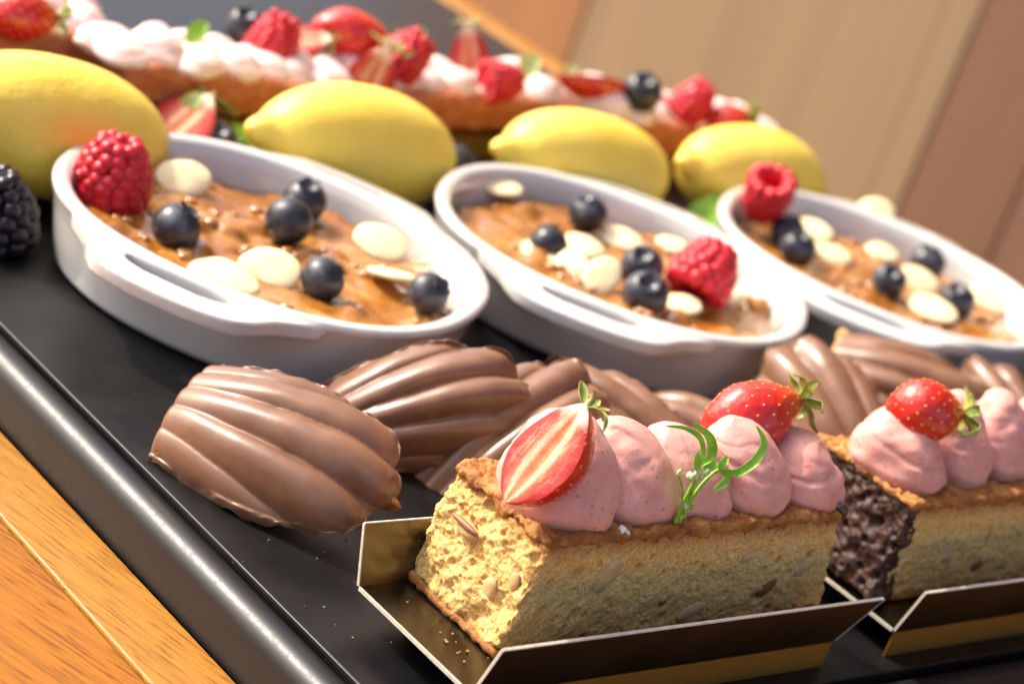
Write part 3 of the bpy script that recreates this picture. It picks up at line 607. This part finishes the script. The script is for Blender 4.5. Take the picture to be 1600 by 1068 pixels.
def filling(seed):
    nr, nt = 70, 150; r = np.linspace(0.002, 1, nr) ** .8; th = np.linspace(0, 2 * np.pi, nt, endpoint=False); Rg, Tg = np.meshgrid(r, th, indexing='ij')
    cs, sn = np.cos(Tg), np.sin(Tg); x = 50.4 * Rg * np.sign(cs) * np.abs(cs) ** .889; y = 52.8 * Rg * np.sign(sn) * np.abs(sn) ** .889; p = np.stack([x, y, np.zeros_like(x)], -1).reshape(-1, 3); off = seed * 41.0
    z = 14.2 + fbm(p + off, .05, 3, seed) * 1.3 + np.abs(fbm(p + off, .075, 2, seed + 3)) * 1.5 + smooth(.5, .15, worley(p + off, .075, seed + 8)) * 2.4 * smooth(.5, .0, fbm(p + off, .03, 2, seed + 1)) - smooth(.9, 1.0, Rg.ravel()) * .3 + smooth(.86, 1.0, Rg.ravel()) * fbm(p + off, .12, 3, seed + 5) * 1.3
    return np.c_[p[:, :2], z], grid(nr, nt, cv=True)
for (x, y), an, lab, sd in dishes:
    d = shared("gratin_dish", DM); place(d, (x, y, -8), Matrix.Rotation(R(an), 3, 'Z')); tag(d, lab, "dish", "white dishes of caramel dessert")
    fo = obj("caramel_pudding", *filling(sd), CARAMEL); place(fo, (x, y, -8), Matrix.Rotation(R(an), 3, 'Z'))
    tag(fo, ("glossy caramel pudding filling the nearest white dish", "glossy caramel pudding filling the middle white dish", "glossy caramel pudding filling the far right white dish")[sd - 1], "dessert", "caramel puddings in the white dishes")
def beads(name, spots, parent, mat, seed):
    a = Acc(); q = random.Random(seed)
    for x, y, z in spots: r = q.uniform(.8, 1.9); a.add(*ball((x, y, z), (r * q.uniform(.9, 1.4), r * q.uniform(.9, 1.4), r * .75), 9, 12))
    o = a.make(name, mat, parent); return tag(o, kind="stuff")
for po in [o for o in list(col.objects) if o.name.startswith("caramel_pudding")]:
    q = random.Random(po.name); vs = po.data.vertices; n = len(vs); sp = []
    for k in range(46):
        c0 = vs[q.randrange(n * 93 // 100)].co / S
        for m_ in range(q.choice((1, 1, 2, 3))): sp.append((c0.x + q.uniform(-2.5, 2.5), c0.y + q.uniform(-2.5, 2.5), c0.z + .15))
    beads("syrup_beads", sp, po, SYRUP, 3)  # small glossy beads added on the pudding to give sun glints
    sm = Acc()
    for k in range(9):
        a = q.uniform(0, 6.283); ca, sa = math.cos(a), math.sin(a); z = q.uniform(15.5, 20.5); e = 53.1 + (z - 13) * .19 - 60
        for m_ in range(3): sm.add(*ball(((58.8 + e) * math.copysign(abs(ca) ** .889, ca), (61.2 + e) * math.copysign(abs(sa) ** .889, sa), z - m_ * 1.1), (q.uniform(.4, .9), q.uniform(.4, .9), q.uniform(.5, 1.3)), 6, 8))
    tag(sm.make("caramel_smear", CARAMEL, po), kind="stuff")

# ------------------------------------------------------------------ berries
def blueberry_proto():
    c = root("blueberry"); a = np.linspace(0, np.pi, 26); r = 6.4 * np.sin(a); z = -6.0 * np.cos(a)
    z = np.where(r < 2.6, np.where(z > 0, z - (1 - (r / 2.6) ** 2) * 1.7, z), z); v, f = lathe(np.c_[r, z], 36)
    v = v * (1 + .03 * fbm(v, .12, 2, 4))[:, None]; obj("skin", v, f, BLUE, c)
    n = 40; t = np.linspace(0, 2 * np.pi, n, endpoint=False); w = np.abs(np.sin(2.5 * t)) ** .6
    lay = [(2.0, 5.0, 0), (2.5, 5.9, .5), (2.9, 6.0, 1.0), (2.9, 5.5, 0)]; V = np.vstack([np.c_[(q + k * .5 * w) * np.cos(t), (q + k * .5 * w) * np.sin(t), np.full(n, h) + k * .55 * w - .4] for q, h, k in lay])
    obj("crown", V, [[q[0], q[3], q[2], q[1]] for q in grid(4, n, cv=True)], BLUE_CROWN, c); return c
blue0 = blueberry_proto(); used = [False]
def blueberry(loc, up, label, sc=1.0, group="blueberries on the caramel puddings"):
    o = copy_tree(blue0) if used[0] else blue0; used[0] = True
    a = Vector((1, .3, .2)) if abs(up[0]) < .9 else Vector((.2, 1, .1))
    b = basis(a, up) @ Matrix.Rotation(rnd.uniform(0, 6.28), 3, 'Z'); place(o, loc, b, sc); tag(o, label, "blueberry", group); return o
B = [((44.5, 195.2, 11.5), (.3, -.15, .9), "blueberry in the nearest dish with its crown up, close to the raspberry", 1.06), ((85.5, 199.5, 12.5), (.4, .5, .5), "blueberry in the nearest dish, front one of the touching pair", 1.1), ((100.5, 213, 12.8), (-.2, -.2, .95), "blueberry in the nearest dish, rear one of the touching pair", 1.04), ((75, 166.4, 11), (.5, -.1, .7), "blueberry in the nearest dish beside the rounded ivory button", .98), ((106, 157.5, 11.5), (.1, -.6, .65), "blueberry at the right end of the nearest dish", .94),
     ((218, 213, 12.5), (-.3, .2, .8), "blueberry by the rear wall of the middle dish", 1.0), ((184, 193.5, 10.5), (.2, .5, .7), "blueberry sunk among buttons in the left half of the middle dish", .95), ((210.5, 177, 11.5), (-.5, -.2, .7), "blueberry in the middle dish just behind another, left of the raspberry", 1.08), ((193.8, 157.5, 11.8), (-.45, -.35, .75), "blueberry at the front wall of the middle dish beside the slot", 1.14),
     ((303.5, 193, 11.8), (-.3, -.1, .9), "blueberry in the far dish nearest its left wall", 1.02), ((314.5, 208, 11), (.2, .1, .9), "blueberry in the far dish tucked under the raspberry", 1.0), ((329.4, 170.5, 11.2), (-.5, -.3, .7), "blueberry at the middle of the far dish", .96), ((367, 184, 11.8), (-.1, .2, .9), "blueberry by the rear wall of the far dish", 1.04), ((350.5, 155.5, 11.2), (-.5, 0, .8), "blueberry in the far dish between two ivory buttons on the right", 1.02)]
for loc, up, lab, sc in B: blueberry(loc, up, lab, sc)
blueberry((124, 290, -3), (-.3, -.3, .8), "blueberry on the tray beside the strawberry half behind the dishes", 1.1, "blueberries lying on the tray and far cakes")
blueberry((222, 284, -2.5), (.3, -.5, .7), "blueberry on the tray in shade right of the second lemon", 1.15, "blueberries lying on the tray and far cakes")
blueberry((196, 259, -2.5), (-.3, -.5, .7), "blueberry on the tray peeping over the middle dish's left rim", 1.1, "blueberries lying on the tray and far cakes")

def drup_mesh(name, mat):
    v, f = ball((0, 0, 0), (1, 1, 1), 9, 12); return meshdata(name, v, f, mat)
DR, DB = drup_mesh("drupelet", RASP), drup_mesh("black_drupelet", BLACKB)
def berry(name, rad, hgt, dm, core_mat, rows, seed, hollow=False):
    """axis z, narrow end up; drupelets as parts. A hollow one is open at its wide lower end"""
    c = root(name); q = random.Random(seed); prof = lambda t: rad * (1 - .62 * t ** 2.1) * (1 - .18 * (1 - t) ** 3)
    t = np.linspace(0, 1, 14); pr = [((prof(k) * .86), k * hgt) for k in t] + [(.01, hgt * 1.0)]
    if hollow: pr = [(.01, hgt * .72), (rad * .30, hgt * .66), (rad * .42, hgt * .2), (rad * .48, -.4), (rad * .68, -.4)] + pr
    else: pr = [(.01, 0)] + pr
    obj("core", *lathe(pr, 28), core_mat, c)
    for i in range(rows):
        tt = (i + (.25 if hollow else .35)) / rows; R0 = prof(tt) * .86; sz = rad * .27 * (1 - .25 * tt); n = max(3, int(round(2 * math.pi * R0 / (sz * 1.5))))
        for k in range(n):
            a = (k + .5 * (i % 2)) / n * 2 * math.pi + q.uniform(-.08, .08); s = sz * q.uniform(.92, 1.1)
            o = shared("drupelet", dm, c); o.location = Vector((R0 * math.cos(a), R0 * math.sin(a), tt * hgt + q.uniform(-.2, .2))) * S; o.scale = (s, s, s * .95)
    o = shared("drupelet", dm, c); o.location = Vector((0, 0, hgt)) * S; o.scale = (rad * .17,) * 3
    return c
r1 = berry("raspberry", 11.4, 18.0, DR, RASP, 7, 1); place(r1, (39.0, 220.5, 7.5), basis((1, 0, 0), (-.10, -.02, 1)), 1.0); tag(r1, "raspberry standing point up at the left end of the nearest dish", "raspberry", "raspberries on the caramel puddings")
r2 = berry("raspberry", 10.6, 16.0, DR, RASP, 6, 2); place(r2, (222.5, 163.5, 10.5), basis((1, 0, .3), (.55, .25, .75)), 1.05); tag(r2, "plump raspberry at the right end of the middle dish", "raspberry", "raspberries on the caramel puddings")
r3 = berry("raspberry", 9.6, 19.0, DR, RASP_IN, 7, 3, True); place(r3, (303.0, 213.5, 28.0), basis((1, -.7, 0), (.36, .30, -.86)), .95); tag(r3, "hollow raspberry with its open end up on the far dish", "raspberry", "raspberries on the caramel puddings")
bb = berry("blackberry", 11.5, 20, DB, BLACKB, 6, 5); place(bb, (9.0, 222.0, -7.0), basis((1, .2, 0), (-.25, .15, .95)), 1.0); tag(bb, "glossy blackberry on the tray at the left edge beside the dish", "blackberry")

# ------------------------------------------------------------------ ivory chocolate buttons
def button_mesh(seed):
    a = np.linspace(0, 1, 12); pr = [(.01, -.9), (6.9, -.9), (7.8, -.7), (8.1, -.2), (7.9, .35), (7.2, .75), (5.6, 1.1), (3.5, 1.35), (1.8, 1.45), (.01, 1.5)]
    v, f = lathe(pr, 40); v = v * np.array([1.15, .88, 1.0]); v[:, :2] *= (1 + .05 * fbm(v + seed * 7, .12, 2, seed))[:, None]; v[:, 2] += fbm(v + seed * 5, .2, 2, seed) * .18
    return meshdata("white_chocolate_button", v, f, BUTTON)
BM = [button_mesh(k) for k in range(4)]
BT = [((70, 231.5, 10.2), (-.30, -.50, .8), 20, .98, "ivory button leaning beside the raspberry in the nearest dish"), ((115.5, 192.5, 10.0), (-.28, -.38, .85), -10, 1.03, "large flat ivory button at the right of the nearest dish"), ((105, 172, 9.8), (.1, .22, .95), 30, 1.0, "ivory button seen edge on beside the right end blueberry"), ((63.3, 175, 9.6), (-.38, -.42, .80), 10, 1.05, "round domed ivory button near the front slot of the nearest dish"), ((46.0, 175.5, 8.0), (-.15, -.2, .95), 40, .95, "ivory button half sunk left of the round domed one"), ((49.5, 170, 8.2), (-.1, -.25, .95), 0, .8, "small ivory button half under the front rim of the nearest dish"),
      ((198.5, 235, 11), (-.1, -.1, .98), 25, 1.02, "ivory button at the left rear end of the middle dish"), ((203.5, 196.5, 9), (-.2, -.2, .95), -20, .95, "ivory button just right of the sunk blueberry in the middle dish"), ((180, 191, 8.6), (-.2, -.15, .95), -30, .95, "ivory button along the front wall left in the middle dish"), ((183.5, 181.5, 9.4), (-.6, -.2, .7), 70, .92, "deeper yellow ivory button tilted up in the middle dish"), ((188.6, 172, 10.4), (-.5, -.5, .65), 60, 1.0, "ivory button tilted against the front blueberry of the middle dish"), ((225.5, 202.5, 9.2), (-.25, -.15, .93), -15, 1.04, "ivory button at the centre rear of the middle dish"), ((247, 199, 9), (-.2, -.2, .95), 0, .8, "ivory button partly hidden behind the plump raspberry"), ((212, 157.5, 8.6), (-.3, -.1, .9), -10, .85, "ivory button below the plump raspberry by the front wall"), ((240, 161, 9), (-.5, .4, .6), 10, .9, "shaded ivory button right of the plump raspberry"),
      ((338, 215, 9.2), (-.3, -.2, .9), -20, .9, "narrow ivory button right of the blueberry under the hollow raspberry"), ((327, 196.5, 8.8), (-.2, -.2, .95), 0, .98, "ivory button in the far dish beside the left blueberry"), ((377, 221, 13.5), (-.5, -.5, .7), 30, 1.1, "large ivory button upright on the rear wall of the far dish"), ((352, 174.5, 9.4), (-.4, -.4, .8), -10, .95, "ivory button between the centre and rear blueberries of the far dish"), ((336.5, 154.5, 9), (-.25, -.15, .95), -20, 1.15, "long ivory button by the front wall of the far dish"), ((380, 161, 9.5), (-.3, -.3, .9), 0, 1.1, "pale ivory button at the right end of the far dish"), ((360, 199, 8.6), (-.1, -.2, .95), 30, .9, "ivory button half sunk in the centre of the far dish")]
for i, (loc, n, an, sc, lab) in enumerate(BT):
    o = shared("white_chocolate_button", BM[i % 4]); place(o, loc, basis((.727, -.607, .1), n) @ Matrix.Rotation(R(an), 3, 'Z'), sc * (.90 if loc[0] < 150 else .80 if loc[0] < 260 else .88)); tag(o, lab, "chocolate button", "ivory chocolate buttons on the puddings")

# ------------------------------------------------------------------ lemons
def lemon_mesh(L, D, seed):
    t = np.linspace(0, 1, 60); x = (t - .5) * L; u = np.clip(np.abs(2 * t - 1), 0, 1)
    r = D / 2 * np.clip(1 - (u / np.where(t < .5, .84, .92)) ** 2.2, 0, 1) ** .52; nip = .13 * D * np.clip(1 - ((u - .74) / .26).clip(0, 1) ** 2.0, 0, 1) ** .6 * smooth(.3, .75, u)
    nip = np.where(t < .5, nip * 1.15, nip * .4); r = (r ** 2.2 + nip ** 2.2) ** (1 / 2.2); r[0] = r[-1] = .01
    v, f = lathe(np.c_[r, x], 64, 'x'); v = v * (1 + .03 * fbm(v + seed * 19.0, .035, 2, seed))[:, None]
    return meshdata("lemon", v, f, LEMON)
LM = [((37, 257, 12.6), (.985, -.10, .05), 90, 41.2, "largest whole lemon, cropped by the left edge"), ((152, 257, 12.4), (.985, .02, .13), 88, 40.8, "whole lemon standing between the nearest and middle dishes"), ((255, 257, 11.2), (.985, .02, .12), 89, 38.4, "whole lemon right behind the middle dish"), ((342, 255, 11.4), (.985, -.03, .07), 82, 38.8, "rightmost whole lemon, behind the hollow raspberry")]
for i, (loc, a, L, D, lab) in enumerate(LM):
    o = shared("lemon", lemon_mesh(L, D, i + 1)); place(o, loc, basis(a, (.1, .1, 1)) @ Matrix.Rotation(i * 1.3, 3, 'X')); tag(o, lab, "lemon", "whole lemons in a row behind the dishes")

# ------------------------------------------------------------------ things lying behind the dishes
s4 = strawberry(24, 10, True, 11, "halved_strawberry"); place(s4, (114, 296, 2.0), basis((.85, .3, .25), (-.55, -.35, .75))); tag(s4, "strawberry half lying on the tray between the first two lemons", "strawberry")
lf = obj("mint_leaf", *leaf([(300, 243, -6), (306, 240, 1), (312, 238, 5), (318, 234, 4)], 6.0, (-.5, -.6, .6), .2, .3, 7, 16), GREEN); tag(lf, "bright green leaf on the tray between the middle and far dishes", "leaf")
lf = obj("mint_leaf", *leaf([(128, 296, -6), (131, 294, -2), (135, 292, 0), (139, 289, -3)], 3.6, (-.4, -.6, .7), .2, .3, 5, 12), GREEN); tag(lf, "small green leaf on the tray beside the strawberry half", "leaf")

# ------------------------------------------------------------------ far row of loaf cakes
def far_cake(x, y, L, rz, lab, seed, slug):
    c = root("loaf_cake", (x, y, 0), lab, "cake", "terracotta loaf cakes in the rear row", basis=Matrix.Rotation(R(rz), 3, 'Z'))
    v, n, f = round_box(0, L, 0, 27, 0, 14, 3.0, 1.3); d = fbm(v + seed * 23.0, .1, 3, seed) * .9 + fbm(v + seed * 9., .5, 2, seed) * .4
    obj("crumb", v + n * d[:, None], f, REDCAKE, c)
    k = 0; nx = max(5, int(L / 13))
    for i in range(nx):
        for j in range(2):
            q = random.Random(seed * 100 + i * 3 + j); o = shared("cream_dollop", FD[(i * 2 + j + seed) % 4], c)
            o.location = Vector(((i + .5) * L / nx + q.uniform(-3, 3), 11.0 + j * 10 + q.uniform(-1.5, 1.5), 11.4 + q.uniform(-1.5, 1.0))) * S; o.rotation_euler = (0, 0, q.uniform(0, 6)); w_ = q.uniform(.75, 1.15); o.scale = (w_, w_ * q.uniform(.8, 1.2), q.uniform(.75, 1.2))
    b = root("cake_board", (x, y, -1), "gold board under the " + slug, "cake board", "gold boards in the rear row", basis=Matrix.Rotation(R(rz), 3, 'Z'))
    obj("base", *box(-3, L + 4, -5, 32, -.4, .4), GOLD, b, smooth_=False); obj("foot", *box(-1, L + 2, -3.5, 30, -6.9, -.5), GOLD, b, smooth_=False)
    return c
FD = [dollop_mesh("cream_dollop", 30 + k, CREAM_W, 10.0, 10.0, (1, 1), .6, (28, 28)) for k in range(4)]
far_cake(-28, 327, 138, 3, "terracotta loaf cake at the upper left corner with white cream", 1, "terracotta cake at the upper left corner")
far_cake(96, 310, 92, -6, "terracotta loaf cake behind the first two lemons with thick white cream", 2, "terracotta cake behind the first two lemons")
far_cake(194, 303, 100, 4, "terracotta loaf cake with several strawberries, behind the third lemon's left", 3, "terracotta cake with several strawberries")
far_cake(303, 298, 100, -3, "terracotta loaf cake farthest right in the rear row, topped with a blueberry", 4, "rearmost terracotta cake on the right")
def far_rasp(loc, up, lab, sc=1.0):
    a = Acc(); q = random.Random(int(loc[0])); a.add(*lathe([(.01, 0), (7, .5), (7.6, 5), (5.5, 11), (2.5, 14), (.01, 14.4)], 20))
    for i in range(6):
        tt = (i + .3) / 6; R0 = 8 * (1 - .62 * tt ** 2) * .86; n = max(4, int(6.28 * R0 / 3.3))
        for k in range(n): a.add(*ball((R0 * math.cos((k + .5 * (i % 2)) / n * 6.283), R0 * math.sin((k + .5 * (i % 2)) / n * 6.283), tt * 14.5), (1.9, 1.9, 1.8), 6, 8))
    o = a.make("raspberry", RASP); place(o, loc, basis((1, .2, .1), up), sc); tag(o, lab, "raspberry", "raspberries on the rear cakes")
far_rasp((163, 327, 14), (.2, 0, 1), "raspberry on the white cream behind the second lemon's tip", 1.15)
far_rasp((210, 317, 18.5), (.5, -.2, .8), "raspberry right of the two strawberries on the rear row", 1.15)
far_rasp((250, 311, 18.5), (.9, -.2, .2), "raspberry lying on the cream right of the tall strawberry slice", 1.0)
far_rasp((352, 305, 15.5), (.1, -.3, 1), "raspberry near the right end of the rearmost cake", 1.05)
def far_straw(loc, a, n, lab, half, sd, L=24, Rm=8.5):
    s = strawberry(L, Rm, half, sd, "halved_strawberry" if half else "strawberry"); place(s, loc, basis(a, n)); tag(s, lab, "strawberry", "strawberries on the rear cakes")
far_straw((60, 318, 23.5), (.8, -.3, .2), (-.3, -.4, .8), "strawberry on the cake at the upper left corner", False, 21)
far_straw((179, 331, 20.5), (.8, -.4, .2), (-.5, -.3, .8), "halved strawberry right of the first rear raspberry", True, 22, 20, 7)
far_straw((200, 331, 24.5), (.80, -.45, -.15), (.2, .5, .8), "long strawberry topmost on the rear row", False, 23, 32, 8.5)
far_straw((192, 305, 18.5), (.35, .1, .9), (-.7, -.6, .1), "upright strawberry slice leaning on cream over the second lemon", True, 24, 24, 8.5)
far_straw((252, 325, 21.5), (-.25, .2, .9), (-.6, -.7, .2), "tall strawberry slice standing right of the white cream", True, 25, 26, 7.5)
far_straw((303, 310, 23.5), (.80, -.40, -.25), (.1, .5, .8), "long strawberry slice lying on the rearmost cake", True, 26, 32, 7.5)
far_straw((366, 294, 17.5), (.6, -.3, .6), (-.4, -.5, .6), "strawberry at the right end of the rear row", False, 27, 20, 8)
blueberry((321, 302, 23.5), (-.4, -.3, .8), "blueberry on the cream of the rearmost cake", 1.25, "blueberries lying on the tray and far cakes")
blueberry((160, 339, 20.5), (-.4, -.3, .8), "blueberry behind the raspberry on the rear white cream", 1.1, "blueberries lying on the tray and far cakes")
for i, (p, w, lab) in enumerate((((126, 322, 18.5), 3, "green leaf bit on the leftmost thick white cream"), ((229, 334, 20.5), 3, "green leaf bit on cream right of the long strawberry"), ((277, 322, 18.5), 4, "yellow green leaf at the right end of the third rear cake"), ((291, 316, 18.5), 3, "green leaf bit left on the rearmost cake"), ((115, 300, 2), 3, "yellow green leaf standing up before the second rear cake"))):
    v, f = leaf([(0, 0, 0), (1, -.5, 3), (2.5, -1, 6), (5, -1, 8)], w, (-.5, -.6, .5), .2, .3, 5, 10); o = obj("leaf_sprig", v, f, BUD if i > 1 else GREEN); o.location = Vector(p) * S; tag(o, lab, "leaf", "leaf bits among the rear cakes")

# ------------------------------------------------------------------ loose crumbs
def crumbs(name, mat, spots, seed, kind_label):
    a = Acc(); q = random.Random(seed)
    for (cx_, cy_, z, sx, sy, n, r) in spots:
        for k in range(n):
            rr = r * q.uniform(.4, 1.2); v, f = ball((0, 0, 0), (rr * q.uniform(.7, 1.4), rr, rr * .8), 4, 5)
            v = v * (1 + .35 * fbm(v + k * 3.1, 1.5, 2, k))[:, None] + np.array([q.gauss(cx_, sx), q.gauss(cy_, sy), z + rr * .5]); a.add(v, f)
    return tag(a.make(name, mat), kind_label, "crumbs", None, "stuff")
crumbs("cake_crumbs", CRUMB, [(9, 20, .1, 2.6, 11, 16, .36), (60, 5.0, .1, 35, 1.6, 24, .4), (-6, 40, -8, 4, 22, 5, .26)], 4, "tiny yellow cake crumbs fallen on the gold board and tray")
crumbs("chocolate_crumbs", CHOC, [(5, 68, -8, 14, 9, 12, .28), (-3, 90, -8, 5, 14, 8, .26)], 5, "tiny chocolate crumbs on the tray around the big madeleine")
